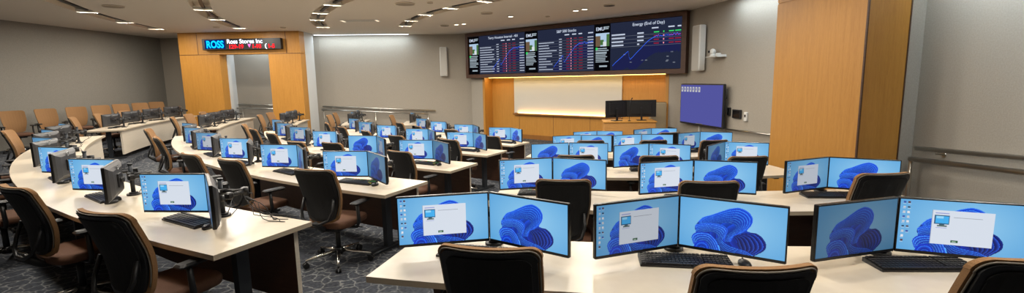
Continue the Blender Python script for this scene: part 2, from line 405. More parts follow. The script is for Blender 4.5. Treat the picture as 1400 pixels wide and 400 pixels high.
# ceiling discs and vents
def disc(x, y, r, name, lab, m):
    mb = MB(); mb.cyl((0, 0, -.012), r, .024, n=28, r2=r * 1.0); o = empty(name, (x, y, H), 0, lab, 'ceiling fitting')
    mb.build('face_plate', m, o); q = MB(); q.tube([(r * math.cos(t), r * math.sin(t), -.014) for t in np.linspace(0, 2 * PI, 28, endpoint=False)], .01, closed=True); q.build('rim', M_trough, o)
M_grille = mat('speaker_grille', (150, 138, 122), .8)
disc(-2.43, 11.3, .22, 'ceiling_speaker', 'large round grey ceiling speaker near top centre', M_grille)
disc(-1.83, 11.2, .07, 'smoke_detector', 'small round ceiling detector right of the large speaker', M_grille)
disc(-2.13, 15.75, .14, 'ceiling_vent', 'dark round vent left of the paired downlights', mat('vent_dark', (60, 54, 48), .8))
disc(-.62, 13.1, .16, 'ceiling_speaker', 'round grey ceiling speaker between the paired downlights and single downlight', M_grille)
disc(2.5, 12.1, .14, 'ceiling_vent', 'dark round vent above the right-hand display panel', MATS['vent_dark'])
disc(-8.9, 10.9, .2, 'ceiling_speaker', 'round ceiling speaker between the two leftmost troughs', M_grille)
disc(-9.2, 15.1, .09, 'smoke_detector', 'small round detector left above the ticker sign', M_grille)
disc(-7.3, 15.5, .09, 'smoke_detector', 'small round detector right above the ticker sign', M_grille)
disc(1.1, 14.0, .06, 'smoke_detector', 'tiny round detector over the middle display panel', M_grille)
# flush rectangular grille
g = empty('ceiling_diffuser', (-4.4, 14.2, H), 0, 'flush pale rectangular ceiling diffuser near the back wall', 'ceiling diffuser')
mb = MB(); mb.box((0, 0, -.006), (1.1, .42, .012)); mb.build('frame', M_whitep, g)
mb = MB(); mb.box((0, 0, -.014), (.9, .26, .01)); mb.build('grille', mat('diffuser_grey', (190, 184, 174), .6), g)
for sx in (-1, 1):
    mb = MB(); mb.box((sx * .5, 0, -.014), (.06, .3, .01)); mb.build('lamp_strip', emat('diff_lamp', (255, 236, 205), 1.2), g)
# cool linear lights along the walls
def strip_light(loc, L, rz, lab, power, color=COOL, es=5.0, tilt=0, spread=PI):
    r = empty('linear_light', loc, rz, lab, 'linear light')
    a = MB(); a.box((0, 0, -.01), (L, .10, .02)); a.build('housing', M_whitep, r)
    b = MB(); b.box((0, 0, -.023), (L - .02, .07, .008)); b.build('diffuser', emat('cool_strip', (235, 244, 255), es), r)
    area('lamp', (0, 0, -.03), (tilt, 0, 0), L - .05, .06, power, color, r, spread)
strip_light((-5.6, 18.12, H), 3.5, .094, 'white linear ceiling light washing the back wall', COVE_W * 3.2, tilt=.1)
strip_light((-9.3, 17.9, H), 1.6, 0, 'white linear ceiling light behind the oak portal', COVE_W * 2.6)
strip_light((RX - .3, 3.3, H), 4.8, PI / 2, 'white linear ceiling light washing the right wall', COVE_W * 17, tilt=-.6, spread=1.8)
p = BR + RD * 3.6 + RN * .3; strip_light((p.x, p.y, H), 3.0, math.atan2(RD.y, RD.x), 'white linear ceiling light above the control panels', COVE_W * 3.2)
# warm strips in the recess: under the display and above the whiteboard tray
BANG = math.atan2(BD.y, BD.x)
c = bp((S0 + S1) / 2, -.2)
mb = MB(); mb.box((0, 0, 0), (S1 - S0 - .3, .04, .03))
o = tag(mb.build('linear_light', emat('warm_strip', (255, 205, 110), 6.0), loc=(c.x, c.y, 1.835), rz=BANG), 'warm hidden strip light under the wall display', 'linear light')
area('recess_lamp', (c.x, c.y, 1.80), (-.5, 0, BANG), S1 - S0 - .4, .05, FRONT_W * 8, (1, .66, .26))
c = bp(3.25, -REC + .10)

# ================================================================ DISPLAY WALL
DH = 1.69; DW = 8.5; DZ = 2.68
dis = empty('video_wall', (*bp(BW / 2, .0), DZ), BANG, 'long video wall of stock tables and charts in a dark wooden frame', 'video wall')
# local frame: x along, -y out into the room, z up
dis.location = (*(bp(BW / 2, .02)), DZ)
M_frame = wood_mat('dark_frame', (84, 50, 28), (62, 36, 20), (.6, 8, 8))
mb = MB(); fr = .13
mb.box((0, -.12, DH / 2 - fr / 2), (DW, .26, fr)); mb.box((0, -.12, -DH / 2 + fr / 2), (DW, .26, fr))
for sx in (-1, 1): mb.box((sx * (DW / 2 - fr / 2), -.12, 0), (fr, .26, DH - 2 * fr))
mb.build('frame', M_frame, dis)
iw, ih = DW - 2 * fr, DH - 2 * fr
M_dbg = emat('display_navy', (38, 44, 66), .9); M_dbk = emat('display_black', (8, 8, 12), .8)
E_w = emat('display_white', (205, 215, 235), .9); E_line = emat('display_rule', (120, 126, 140), .8); E_red = emat('display_red', (170, 42, 55), .8)
E_green = emat('display_green', (60, 220, 110), 1.0); E_blue = emat('display_blue', (50, 100, 250), 1.2); E_pink = emat('display_pink', (245, 150, 165), 1.0); E_glow = emat('display_glow', (32, 36, 80), .9)
pw = iw / 6
YS = -.20
def txt(s_, x, z, size, m, parent, name='caption', y=YS - .012, bold=.012):
    cu = bpy.data.curves.new(name, 'FONT'); cu.body = s_; cu.size = size; cu.align_x = 'LEFT'; cu.extrude = .001; cu.offset = size * bold
    t = bpy.data.objects.new(name, cu); me = bpy.data.meshes.new_from_object(t); bpy.data.objects.remove(t)
    me.materials.append(m) if not me.materials else None
    if me.materials: me.materials[0] = m
    o = bpy.data.objects.new(name, me); COL.objects.link(o); o.parent = parent; o.location = (x, y, z); o.rotation_euler = (PI / 2, 0, 0); return o
rng = random.Random(3)
def B(mb, x0, x1, z0, z1, d=0.004, mi=0): mb.box(((x0 + x1) / 2, YS - d, (z0 + z1) / 2), (x1 - x0, .002, z1 - z0), mi)
titles = ['Terry Houston Internal - 401', 'S&P 500 Stocks', 'Energy (End of Day)']
for k in range(3):
    xs = -iw / 2 + 2 * k * pw; xm = xs + .40 * pw; xe = xs + 2 * pw
    zt, zb = ih / 2, -ih / 2
    a = MB(); B(a, xs + .01, xm, zb + .01, zt - .01, 0); st = a.build('news_column', M_dbk, dis)
    a = MB(); B(a, xm + .01, xe - .01, zb + .01, zt - .01, 0); mp_ = a.build('table_panel', M_dbg, dis)
    txt('EMU', xs + .06, zt - .2, .15, E_w, st)
    a = MB(); B(a, xs + .32, xm - .04, zt - .12, zt - .09); B(a, xs + .32, xm - .06, zt - .17, zt - .14)
    for q in range(3): B(a, xs + .05, xm - .05 - .1 * rng.random(), zt - .76 - q * .06, zt - .73 - q * .06)
    for q in range(6): B(a, xs + .05, xm - .05 - .15 * rng.random(), zb + .52 - q * .05, zb + .545 - q * .05)
    B(a, xs + .18, xm - .1, zb + .12, zb + .17)
    a.build('news_text', emat('news_white', (170, 185, 195), .9), st)
    a = MB(); pic = (xs + .05, xm - .03, zt - .68, zt - .28); B(a, *pic, .004, 0)
    w_ = pic[1] - pic[0]; h_ = pic[3] - pic[2]
    B(a, pic[0], pic[0] + w_ * .35, pic[2], pic[2] + h_ * .8, .006, 1); B(a, pic[0] + w_ * .8, pic[1], pic[2], pic[2] + h_ * .9, .006, 2)
    B(a, pic[0] + w_ * .35, pic[0] + w_ * .6, pic[2] + h_ * .1, pic[2] + h_ * .5, .006, 2); B(a, pic[0] + w_ * .55, pic[0] + w_ * .8, pic[2], pic[2] + h_ * .35, .007, 3)
    a.build('news_picture', [emat('pic_sky', (175, 200, 225), 1), emat('pic_brown', (110, 90, 70), 1), emat('pic_green', (70, 110, 60), 1), emat('pic_white', (215, 222, 225), 1)], st)
    a = MB(); B(a, xs + .05, xs + .12, zt - .78, zt - .71, .006); a.build('status_badge', E_green, st)
    # chart glow and polyline
    mw = xe - xm; mh = ih
    pl = [(.03, .1), (.08, .17), (.14, .24), (.2, .31), (.27, .39), (.285, .27), (.30, .22), (.34, .27), (.4, .36), (.46, .44), (.5, .5), (.56, .58), (.62, .63), (.68, .67)]
    x_ = .68
    while x_ < .985: x_ += .008; pl.append((x_, .66 + .06 * (rng.random() - .45) + .05 * (x_ - .68)))
    if k < 2: pl = [(.3 + .7 * (u - .03) / .97 * 1.0, v * .9 + .03) for u, v in pl]
    a = MB(); 
    for (u0, v0), (u1, v1) in zip(pl[:-1], pl[1:]):
        X0_, X1_ = xm + .02 + u0 * (mw - .05), xm + .02 + u1 * (mw - .05); Z0_, Z1_ = zb + v0 * mh, zb + v1 * mh
        a.quad((X0_, YS - .006, Z0_ - .008), (X1_, YS - .006, Z1_ - .008), (X1_, YS - .006, Z1_ + .008), (X0_, YS - .006, Z0_ + .008))
    a.build('chart_line', E_blue, mp_)
    a = MB()
    for (u0, v0), (u1, v1) in zip(pl[:-1], pl[1:]):
        X0_, X1_ = xm + .02 + u0 * (mw - .05), xm + .02 + u1 * (mw - .05); Z0_, Z1_ = zb + v0 * mh - .02, zb + v1 * mh - .02
        a.quad((X0_, YS - .003, max(zb + .02, Z0_ - .45)), (X1_, YS - .003, max(zb + .02, Z1_ - .45)), (X1_, YS - .003, Z1_), (X0_, YS - .003, Z0_))
    a.build('chart_fill', E_glow, mp_)
    t_ = txt(titles[k], xm + mw * (.22 if k == 0 else .36 if k == 1 else .33), zt - .15, .12, E_w, mp_)
    w = MB(); l = MB(); rd = MB(); gr = MB(); pk = MB()
    if k < 2:
        n = 12; z_first = zt - .36; dz = (z_first - zb - .10) / (n - 1)
        for cc in ((.5, .58), (.63, .7), (.74, .8), (.9, .98)): B(w, xm + mw * cc[0], xm + mw * cc[1], zt - .25, zt - .215)
        for q in range(n):
            z_ = z_first - q * dz
            if q: B(w, xm + .05, xm + .05 + mw * (.14 + .2 * rng.random()), z_ - .011, z_ + .011)
            B(w, xm + mw * .40, xm + mw * .45, z_ - .011, z_ + .011); B(w, xm + mw * .89, xm + mw * .985, z_ - .011, z_ + .011)
            for c0, c1 in ((.53, .585), (.66, .71), (.745, .81)): B(rd, xm + mw * c0, xm + mw * c1, z_ - .009, z_ + .009)
            B(pk, xm + mw * .605, xm + mw * .62, z_ - .02, z_ + .02, .008)
            B(l, xm + .03, xe - .03, z_ - .052, z_ - .046)
    else:
        for cc in ((.6, .69), (.82, .9), (.94, .985)): B(w, xm + mw * cc[0], xm + mw * cc[1], zt - .27, zt - .235)
        for q in range(4):
            z_ = zt - .37 - q * .105; g_ = gr if q == 0 else rd
            B(w, xm + .05, xm + mw * (.19 + .04 * rng.random()), z_ - .02, z_ + .02); B(w, xm + mw * .4, xm + mw * (.49 if q < 3 else .43), z_ - .02, z_ + .02)
            for c0, c1 in ((.63, .70), (.83, .895), (.91, .985)): B(g_, xm + mw * c0, xm + mw * c1, z_ - .014, z_ + .014)
            B(gr if q == 0 else pk, xm + mw * .755, xm + mw * .77, z_ - .02, z_ + .02, .008)
            B(l, xm + .03, xe - .03, z_ - .058, z_ - .05)
        for q in range(9):
            u = .2 + .75 * rng.random(); v = .08 + .25 * rng.random(); B(l, xm + mw * u, xm + mw * (u + .03), zb + v * mh, zb + v * mh + .03, .002)
    for q, nm, m_ in ((w, 'table_text', E_w), (l, 'ruling', E_line), (rd, 'falling_figures', E_red), (gr, 'rising_figures', E_green), (pk, 'direction_arrows', E_pink)):
        if q.f: q.build(nm, m_, mp_)
# whiteboard with glowing lower edge
wb = empty('whiteboard', (*bp(0, -REC), 0), BANG, 'long white writing board under the video wall', 'whiteboard')
WS0, WS1, WZ0, WZ1 = 1.85, 6.27, .47, 1.86
mb = MB(); mb.box(((WS0 + WS1) / 2, -.03, (WZ0 + WZ1) / 2), (WS1 - WS0, .03, WZ1 - WZ0)); mb.build('writing_surface', M_board, wb)
mb = MB(); mb.box(((WS0 + WS1) / 2, -.06, WZ0 - .02), (WS1 - WS0 + .04, .10, .03)); mb.box(((WS0 + WS1) / 2, -.11, WZ0), (WS1 - WS0 + .04, .012, .05)); mb.build('pen_tray', M_oak2, wb)
mb = MB(); mb.box((WS0 + .12, -.075, WZ0 + .02), (.14, .05, .04), bev=.01); tag(mb.build('board_eraser', M_black, loc=(*bp(0, -REC), 0), rz=BANG), 'black eraser at left end of the whiteboard tray', 'eraser')
mb = MB(); mb.box(((WS0 + WS1) / 2, -.095, WZ0 + .004), (WS1 - WS0 - .1, .02, .012)); mb.build('tray_lamp', emat('tray_strip', (255, 190, 95), 4.0), wb)
area('tray_light', ((WS0 + WS1) / 2, -.085, WZ0 + .02), (PI - .35, 0, 0), WS1 - WS0 - .2, .03, FRONT_W * 5, (1, .52, .14), wb)

# ================================================================ ticker sign
sg = empty('ticker_sign', (-9.22, PY, 3.13), 0, 'black LED ticker sign showing blue, white and red text on the oak portal', 'sign')
mb = MB(); mb.box((0, -.09, 0), (2.7, .18, .37), bev=.008); mb.build('casing', M_black, sg)
E_rb = emat('led_blue', (10, 165, 255), 2.4); E_rw = emat('led_white', (235, 240, 255), 2.2); E_rr = emat('led_red', (255, 30, 40), 2.2)
mb = MB(); mb.box((-.90, -.183, 0), (.70, .004, .30)); mb.build('blue_glow', emat('led_blue_dim', (4, 40, 110), 1.0), sg)
def sigtext(s_, x, z, size, m, sxx=1.0, bold=.02):
    o = txt(s_, x, z, size, m, sg, 'sign_text', y=-.190, bold=bold); o.scale.x = sxx; return o
sigtext('ROSS', -1.20, -.115, .33, E_rb, .78, .03)
sigtext('Ross Stores Inc', -.49, .02, .20, E_rw, .98, .018)
sigtext('129-19', -.44, -.145, .18, E_rr, 1.02, .035); sigtext('1-93', .36, -.145, .18, E_rr, 1.0, .035); sigtext('(', .80, -.13, .18, E_rw, 1.2, .04); sigtext('1-5', .90, -.145, .18, E_rr, 1.05, .035)
mb = MB(); mb.add([(.22, -.19, -.01), (.33, -.19, -.01), (.275, -.19, -.13)], [(0, 2, 1)]); mb.build('down_arrow', emat('led_pink', (255, 110, 190), 2.0), sg)

# ================================================================ wall fittings
def speaker(loc, rz, lab, w, h):
    r = empty('wall_speaker', loc, rz, lab, 'speaker')
    a = MB(); a.box((0, -.14, 0), (w, .18, h), bev=.02); a.build('cabinet', M_whitep, r)
    a = MB(); a.box((0, -.235, 0), (w * .86, .014, h * .95), bev=.005); a.build('grille', mat('grille_white', (188, 186, 180), .8), r)
    a = MB(); a.box((0, -.03, 0), (.12, .06, .3)); a.build('bracket', M_steel, r)
speaker((-2.62, BACK_Y + .44, 2.49), .094, 'tall narrow pale speaker on the back wall left of video wall', .28, 1.12)
RANG = math.atan2(RD.y, RD.x)
def rp(s_, o=0.0): return BR + RD * s_ + RN * o
q = rp(.72); speaker((q.x, q.y, 2.48), RANG, 'tall pale speaker on the right wall above the touch screen', .36, 1.18)
# camera on shelf
q = rp(1.42); r = empty('conference_camera', (q.x, q.y, 2.24), RANG, 'white dome camera on a small shelf right of the tall speaker', 'camera')
a = MB(); a.box((.05, -.14, -.02), (.46, .28, .02)); a.box((.26, -.14, .0), (.02, .28, .06)); a.build('shelf', M_whitep, r)
a = MB(); a.cyl((-.05, -.16, .02), .075, .06, n=20, r2=.06); a.sphere((-.05, -.16, .11), .075, n=10); a.build('camera_head', M_whitep, r)
a = MB(); a.cyl((-.09, -.235, .11), .03, .02, n=16, axis='y'); a.build('lens', M_glass, r)
a = MB(); a.box((.16, -.15, .03), (.1, .1, .07), bev=.01); a.build('power_supply', M_whitep, r)
# interactive screen
q = rp(.98); r = empty('touch_screen', (q.x, q.y, 1.0), RANG, 'large wall touch screen with plain purple-blue image', 'screen')
TWd, THt = 1.92, 1.10
a = MB(); a.box((0, -.17, 0), (TWd, .07, THt), bev=.012); a.build('housing', M_black2, r)
a = MB(); a.box((0, -.208, .01), (TWd - .06, .004, THt - .08)); scr = a.build('screen', emat('touch_blue', (90, 92, 170), .85), r)
a = MB()
for i in range(7): a.box((-TWd / 2 + .10 + i * .135, -.2125, THt / 2 - .15), (.08, .004, .13), 0)
a.build('icon_row', emat('touch_icon', (205, 205, 205), .9), scr)
for i in range(7):
    a = MB(); a.box((-TWd / 2 + .10 + i * .135, -.2155, THt / 2 - .145), (.03, .003, .06), 0); a.build('icon_symbol', emat('touch_sym', (90, 92, 140), .9), scr)
a = MB(); a.box((0, -.2125, -THt / 2 + .055), (.3, .004, .015)); a.build('lower_label', M_mark, r)
a = MB(); a.box((.3, -.07, 0), (.1, .14, .9)); a.box((-.3, -.07, 0), (.1, .14, .9)); a.build('mount', M_steel, r)
a = MB(); a.tube([(TWd / 2 + .005, -.16, .42), (TWd / 2 + .06, -.16, .42), (TWd / 2 + .06, -.16, .2), (TWd / 2 + .005, -.16, .2)], .012); a.build('side_handle', M_black, r)
# legs of trunking beneath it
a = MB(); a.box((-.25, -.03, -.85), (.05, .05, .6)); o = a.build('cable_trunking', M_whitep, loc=(q.x, q.y, 1.0), rz=RANG); tag(o, 'white vertical cable trunking under the touch screen', 'cable cover')
for s_, w_, h_, z_, m_, lab, nm in ((1.93, .09, .20, .88, M_black, 'small black vertical control box left of the wall panel', 'control_box'), (2.22, .30, .21, .84, M_black2, 'black wall touch tablet beside the small control box', 'wall_tablet'), (2.54, .10, .21, .80, M_whitep, 'white wall switch plate right of the black touch panel', 'switch_plate')):
    q = rp(s_); r = empty(nm, (q.x, q.y, z_), RANG, lab, 'wall control')
    a = MB(); a.box((0, -.025, 0), (w_, .05, h_), bev=.008); a.build('casing', m_, r)
    a = MB(); a.box((0, -.052, .02 if nm == 'switch_plate' else 0), (w_ * .8 if nm != 'switch_plate' else .045, .004, h_ * .75 if nm != 'switch_plate' else .06)); a.build('display', M_glass, r)
# outlet on back wall
r = empty('wall_outlet', (-3.13, BACK_Y + .39, -.10), .094, 'small white outlet plate on the back wall below left of video wall', 'outlet')
a = MB(); a.box((0, -.006, 0), (.12, .012, .16), bev=.004); a.build('plate', M_whitep, r)
a = MB(); a.box((0, -.013, .03), (.04, .004, .035)); a.box((0, -.013, -.03), (.04, .004, .035)); a.build('sockets', M_mark, r)

# ---- handrails
def rail(a, b, r_, lab, posts=(), brackets=(), wn=None, floor=None, name='handrail'):
    a = Vector(a); b = Vector(b); o = empty(name, (a.x, a.y, (floor if floor is not None else a.z)), 0, lab, 'handrail')
    org = o.location.copy()
    mb = MB(); mb.tube([a - org, b - org], r_, n=12); mb.build('rail', M_rail, o)
    for t in posts:
        p = a.lerp(b, t[0]); mb = MB(); mb.tube([Vector((p.x, p.y, t[1])) - org, p - org], .022, n=10); mb.build('post', M_rail, o)
    for t in brackets:
        p = a.lerp(b, t); q = p + Vector((wn[0], wn[1], 0)); mb = MB()
        mb.tube([p - org, p - org + Vector((0, 0, -.05)), q - org + Vector((0, 0, -.06))], .01, n=8); mb.cyl(tuple(q - org + Vector((0, 0, -.06))), .03, .02, axis='x' if abs(wn[0]) > abs(wn[1]) else 'y'); mb.build('bracket', M_rail, o)
by = BACK_Y - .09
rail((-7.3, by, .86), (-3.0, by + .40, .59), .028, 'upper steel handrail along the back wall right of the portal', brackets=(.08, .5, .9), wn=(0, .085))
rail((-7.3, by - .12, .74), (-3.28, by + .26, .47), .03, 'lower steel guard rail on posts along the back wall', posts=((.999, -.34), (.5, -.24), (.02, -.12)))
rail((-10.55, by, 1.0), (-8.35, by, .90), .028, 'upper steel handrail seen inside the portal', brackets=(.2, .8), wn=(0, .085))
rail((-10.55, by - .12, .86), (-8.35, by - .12, .76), .03, 'lower steel guard rail seen inside the portal', posts=((.1, -.0), (.9, -.1)))
rail((RX - .1, 5.85, .80), (RX - .1, 1.0, 1.12), .028, 'upper steel handrail along the right wall', brackets=(.06, .38, .7), wn=(.1, 0))
rail((RX - .16, 5.85, .665), (RX - .16, 1.0, .98), .032, 'lower steel guard rail on posts along the right wall', posts=((.003, -.115), (.5, 0.0)))
a_ = rp(1.6, .1); b_ = rp(4.3, .1); rail((a_.x, a_.y, .44), (b_.x, b_.y, .50), .026, 'steel handrail below the control panels on the right wall', brackets=(.1, .75), wn=(.09, .02))
# chair-rail band of the right wall
# ================================================================ DESKS
def arc_pts(c, r, a0, a1, n): return [pol(c, r, a) for a in np.linspace(a0, a1, n)]
def make_desk(c, ro, ri, a0, a1, z, lab, ends=None, group=None, leg_as=(), po=None, pi_=None, nseg=22):
    """curved desk between angles a0 (one end) and a1; ro = user edge radius, ri = inner edge radius"""
    fz = z - .73
    mid = pol(c, (ro + ri) / 2, (a0 + a1) / 2)
    root = empty('curved_desk', (mid.x, mid.y, fz), 0, lab, 'desk', group)
    O = arc_pts(c, ro, a0, a1, nseg); I = arc_pts(c, ri, a0, a1, nseg)
    if po: O[0] = Vector(po)
    if pi_: I[0] = Vector(pi_)
    L = lambda p, zz: (p.x - mid.x, p.y - mid.y, zz - fz)
    t = MB()
    for k in range(nseg - 1):
        t.add([L(O[k], z), L(O[k + 1], z), L(I[k + 1], z), L(I[k], z)], [(0, 1, 2, 3)], 0)
        t.add([L(O[k], z - .034), L(O[k + 1], z - .034), L(I[k + 1], z - .034), L(I[k], z - .034)], [(3, 2, 1, 0)], 1)
        for P in (O, I): t.add([L(P[k], z), L(P[k + 1], z), L(P[k + 1], z - .034), L(P[k], z - .034)], [(0, 1, 2, 3)], 1)
    for k in (0, nseg - 1): t.add([L(O[k], z), L(I[k], z), L(I[k], z - .034), L(O[k], z - .034)], [(0, 1, 2, 3)], 1)
    t.build('desktop', [M_desk, M_edge], root)
    # modesty panel
    da = .35 * 16 / ro
    s_ = 1 if a1 > a0 else -1
    P0 = arc_pts(c, ri + .09, a0 + s_ * da, a1 - s_ * da, nseg); P1 = arc_pts(c, ri + .055, a0 + s_ * da, a1 - s_ * da, nseg)
    m = MB(); zt, zb = z - .034, fz + .12
    for k in range(nseg - 1):
        m.add([L(P0[k], zb), L(P0[k + 1], zb), L(P0[k + 1], zt), L(P0[k], zt)], [(0, 1, 2, 3)], 1)
        m.add([L(P1[k], zb), L(P1[k + 1], zb), L(P1[k + 1], zt), L(P1[k], zt)], [(0, 1, 2, 3)], 0)
        m.add([L(P0[k], zb), L(P0[k + 1], zb), L(P1[k + 1], zb), L(P1[k], zb)], [(0, 1, 2, 3)], 0)
    for k in (0, nseg - 1): m.add([L(P0[k], zb), L(P0[k], zt), L(P1[k], zt), L(P1[k], zb)], [(0, 1, 2, 3)], 0)
    m.build('modesty_panel', [M_panel_l, M_walnut], root)
    nl = max(3, int(abs(a1 - a0) * math.radians(1) * ro / 2.6) + 1)
    for k in range(nl):
        a = a0 + s_ * 1.15 * 16 / ro + (a1 - a0 - 2.3 * s_ * 16 / ro) * k / (nl - 1)
        p = pol(c, (ro + ri) / 2, a); an = math.radians(a)
        lg = MB(); q = L(p, fz)
        lg.box((q[0], q[1], .73 / 2 - .02), (.09, .06, .69 - .035), rz=an); lg.box((q[0], q[1], .02), (.60, .07, .035), rz=an, bev=.008); lg.box((q[0], q[1], .68), (.56, .06, .03), rz=an)
        lg.build('leg', M_steel, root)
    bx = MB(); p = pol(c, ri + .2, a0 + (a1 - a0) * .5); q = L(p, fz); bx.box((q[0], q[1], .60), (.1, .6, .07), rz=math.radians(a0 + (a1 - a0) * .5)); bx.build('cable_tray', M_steel, root)
    return root
ROWN = {1: 'nearest', 2: 'second', 3: 'third', 4: 'fourth', 5: 'front'}
RO = {1: 17.2, 2: 15.25, 3: 13.45, 4: 11.5, 5: 9.52}; RIN = {1: 16.46, 2: 14.53, 3: 12.74, 4: 10.8, 5: 8.82}
NE = {1: 244.7, 2: 243.4, 3: 241.6, 4: 238.6, 5: 234.6}; FE = {1: 210.2, 2: 210.0, 3: 205.2, 4: 203.5, 5: 203}
N2 = {1: 205.2, 2: 203.6, 3: 197.2, 4: 195.2, 5: 193.2}; F2 = {1: 187.4, 2: 188.0, 3: 188.3, 4: 184.6, 5: 183.0}
RRO = {1: 13.05, 2: 11.2, 3: 9.27, 4: 7.12, 5: 5.2}; RRI = {1: 12.33, 2: 10.48, 3: 8.55, 4: 6.42, 5: 4.5}
RA0 = {1: 255.4, 2: 255.6, 3: 254.5, 4: 251.5, 5: 253.0}; RA1 = {1: 273.4, 2: 276.0, 3: 277.4, 4: 282, 5: 290}
for k in (1, 2, 3, 4, 5):
    z = TZ[k] + .73
    make_desk(C2, RRO[k], RRI[k], RA0[k], RA1[k], z, f'cream-topped curved desk, {ROWN[k]} of the right-hand desks', group='right-hand curved desks')
    make_desk(C1, RO[k], RIN[k], NE[k], FE[k], z, f'long cream-topped curved desk, {ROWN[k]} of the middle-left desks', group='middle curved desks')
    make_desk(C1, RO[k], RIN[k], N2[k], F2[k], z, f'cream-topped curved desk across the far aisle, {ROWN[k]} from the left wall', group='far-left curved desks')

# ================================================================ SCREEN PICTURES (what the monitors show)
def bloom_img(nx, ny, dialog):
    u, v = np.meshgrid((np.arange(nx) + .5) / nx, (np.arange(ny) + .5) / ny)
    A = 1.77
    img = np.zeros((ny, nx, 3))
    bg0 = np.array([96, 168, 222.]); bg1 = np.array([150, 205, 240.])
    t = np.clip(1 - np.hypot((u - .55) * 1.2, v - .45) / .8, 0, 1)[..., None]
    img[:] = bg0 * (1 - t) + bg1 * t
    def curve(pts, n):
        P = [np.array(p, float) for p in pts]; P = [2 * P[0] - P[1]] + P + [2 * P[-1] - P[-2]]; out = []
        m = len(pts) - 1
        for t in np.linspace(0, m - 1e-6, n):
            k = int(t); f = t - k; p0, p1, p2, p3 = P[k:k + 4]
            out.append(.5 * (2 * p1 + (p2 - p0) * f + (2 * p0 - 5 * p1 + 4 * p2 - p3) * f * f + (3 * p1 - p0 - 3 * p2 + p3) * f ** 3))
        return np.array(out)
    def ribbon(outer, inner, folds, base, hi, ph=0.0, pw_=1.8, N=420):
        O, I = curve(outer, N), curve(inner, N)
        for q in np.linspace(0, 1, N):               # q = 0 on the inner edge, 1 on the outer
            P = I + (O - I) * q
            t = np.linspace(0, 1, N)
            w = (q * folds + ph + .18 * np.sin(2.6 * t + 1.2 * q)) % 1.0
            sh = w ** pw_
            col = np.array(base)[None] * (1 - sh[:, None]) + np.array(hi)[None] * sh[:, None]
            col = col * (.78 + .3 * q)
            x = (P[:, 0] * nx).astype(int); y = (P[:, 1] * ny).astype(int)
            ok = (x >= 0) & (x < nx) & (y >= 0) & (y < ny)
            img[y[ok], x[ok]] = col[ok]
    sil = curve([(.17, .98), (.13, .82), (.17, .71), (.155, .60), (.19, .47), (.24, .37), (.32, .30), (.42, .20), (.50, .13), (.58, .10), (.66, .16), (.70, .28), (.685, .42), (.66, .53), (.75, .56), (.82, .69), (.82, .84), (.74, .98), (.66, 1.03), (.3, 1.05), (.17, .98)], 120)
    ins = np.zeros(u.shape, bool)
    for (xa, ya), (xb, yb) in zip(sil[:-1], sil[1:]):
        cr = ((ya > v) != (yb > v)) & (u < (xb - xa) * (v - ya) / (yb - ya + 1e-12) + xa); ins ^= cr
    gg = np.clip((v - .1) / .9, 0, 1)[..., None]
    fold = ((np.hypot((u - .62) * 1.77, v - .72) * 9) % 1.0)[..., None] ** 2
    img[ins] = ((np.array([22, 92, 235.]) * (1 - gg) + np.array([6, 36, 150.]) * gg) * (.8 + .35 * fold))[ins]
    ribbon([(.58, .60), (.66, .565), (.75, .56), (.82, .69), (.825, .83), (.76, .95), (.70, 1.03)], [(.52, .62), (.545, .68), (.57, .75), (.58, .82), (.60, .90), (.61, .97), (.60, 1.05)], 6.2, (6, 16, 88), (40, 92, 220), .2)
    ribbon([(.19, .47), (.24, .37), (.32, .30), (.42, .20), (.50, .13), (.58, .10), (.66, .16), (.70, .28), (.685, .42), (.62, .56), (.54, .66), (.51, .78)], [(.24, .56), (.33, .50), (.40, .44), (.47, .42), (.52, .42), (.55, .45), (.56, .49), (.54, .54), (.51, .60), (.48, .66), (.46, .72), (.45, .80)], 7.3, (6, 46, 190), (70, 156, 255), .3)
    ribbon([(.17, .62), (.165, .55), (.24, .50), (.34, .465), (.43, .49), (.475, .56), (.465, .66), (.45, .76), (.46, .90)], [(.17, .74), (.22, .70), (.28, .655), (.34, .64), (.385, .69), (.395, .76), (.40, .84), (.41, .92), (.43, 1.02)], 5.4, (6, 48, 196), (90, 176, 255), .1)
    ribbon([(.41, .72), (.44, .80), (.50, .865), (.58, .90), (.66, .93), (.72, 1.0)], [(.36, .78), (.38, .90), (.44, 1.03), (.50, 1.05), (.58, 1.05), (.66, 1.06)], 5.6, (4, 32, 140), (60, 146, 255), .5)
    ribbon([(.15, .94), (.13, .82), (.155, .73), (.22, .685), (.30, .69), (.36, .78), (.395, .90), (.42, 1.04)], [(.22, 1.05), (.21, .97), (.225, .92), (.25, .89), (.275, .89), (.295, .93), (.305, .98), (.31, 1.05)], 4.9, (4, 42, 186), (84, 172, 255), .15)
    ribbon([(.15, 1.05), (.165, .93), (.20, .87), (.25, .86), (.29, .91), (.31, 1.05)], [(.19, 1.08), (.21, 1.03), (.22, 1.0), (.24, .99), (.26, 1.02), (.27, 1.08)], 2, (4, 40, 180), (40, 120, 250), .3)
    def rect(u0, u1, v0, v1, c): img[(u >= u0) & (u < u1) & (v >= v0) & (v < v1)] = c
    if dialog:
        rect(.268, .752, .178, .832, (150, 165, 190)); rect(.27, .75, .18, .83, (216, 224, 236))
        rect(.29, .40, .22, .245, (150, 160, 215)); rect(.287, .408, .27, .44, (40, 92, 130)); rect(.296, .399, .285, .425, (70, 176, 240)); rect(.30, .36, .29, .33, (150, 215, 250))
        rect(.33, .37, .44, .465, (60, 90, 100)); rect(.31, .39, .465, .49, (90, 110, 110)); rect(.30, .39, .505, .52, (150, 160, 215))
        rect(.44, .66, .292, .306, (150, 156, 168)); rect(.43, .492, .745, .79, (32, 84, 56)); rect(.445, .475, .76, .775, (170, 200, 180))
        rg = np.random.RandomState(5)
        pal = [(200, 205, 215), (40, 60, 90), (190, 60, 70), (60, 90, 170), (230, 230, 235), (90, 60, 70)]
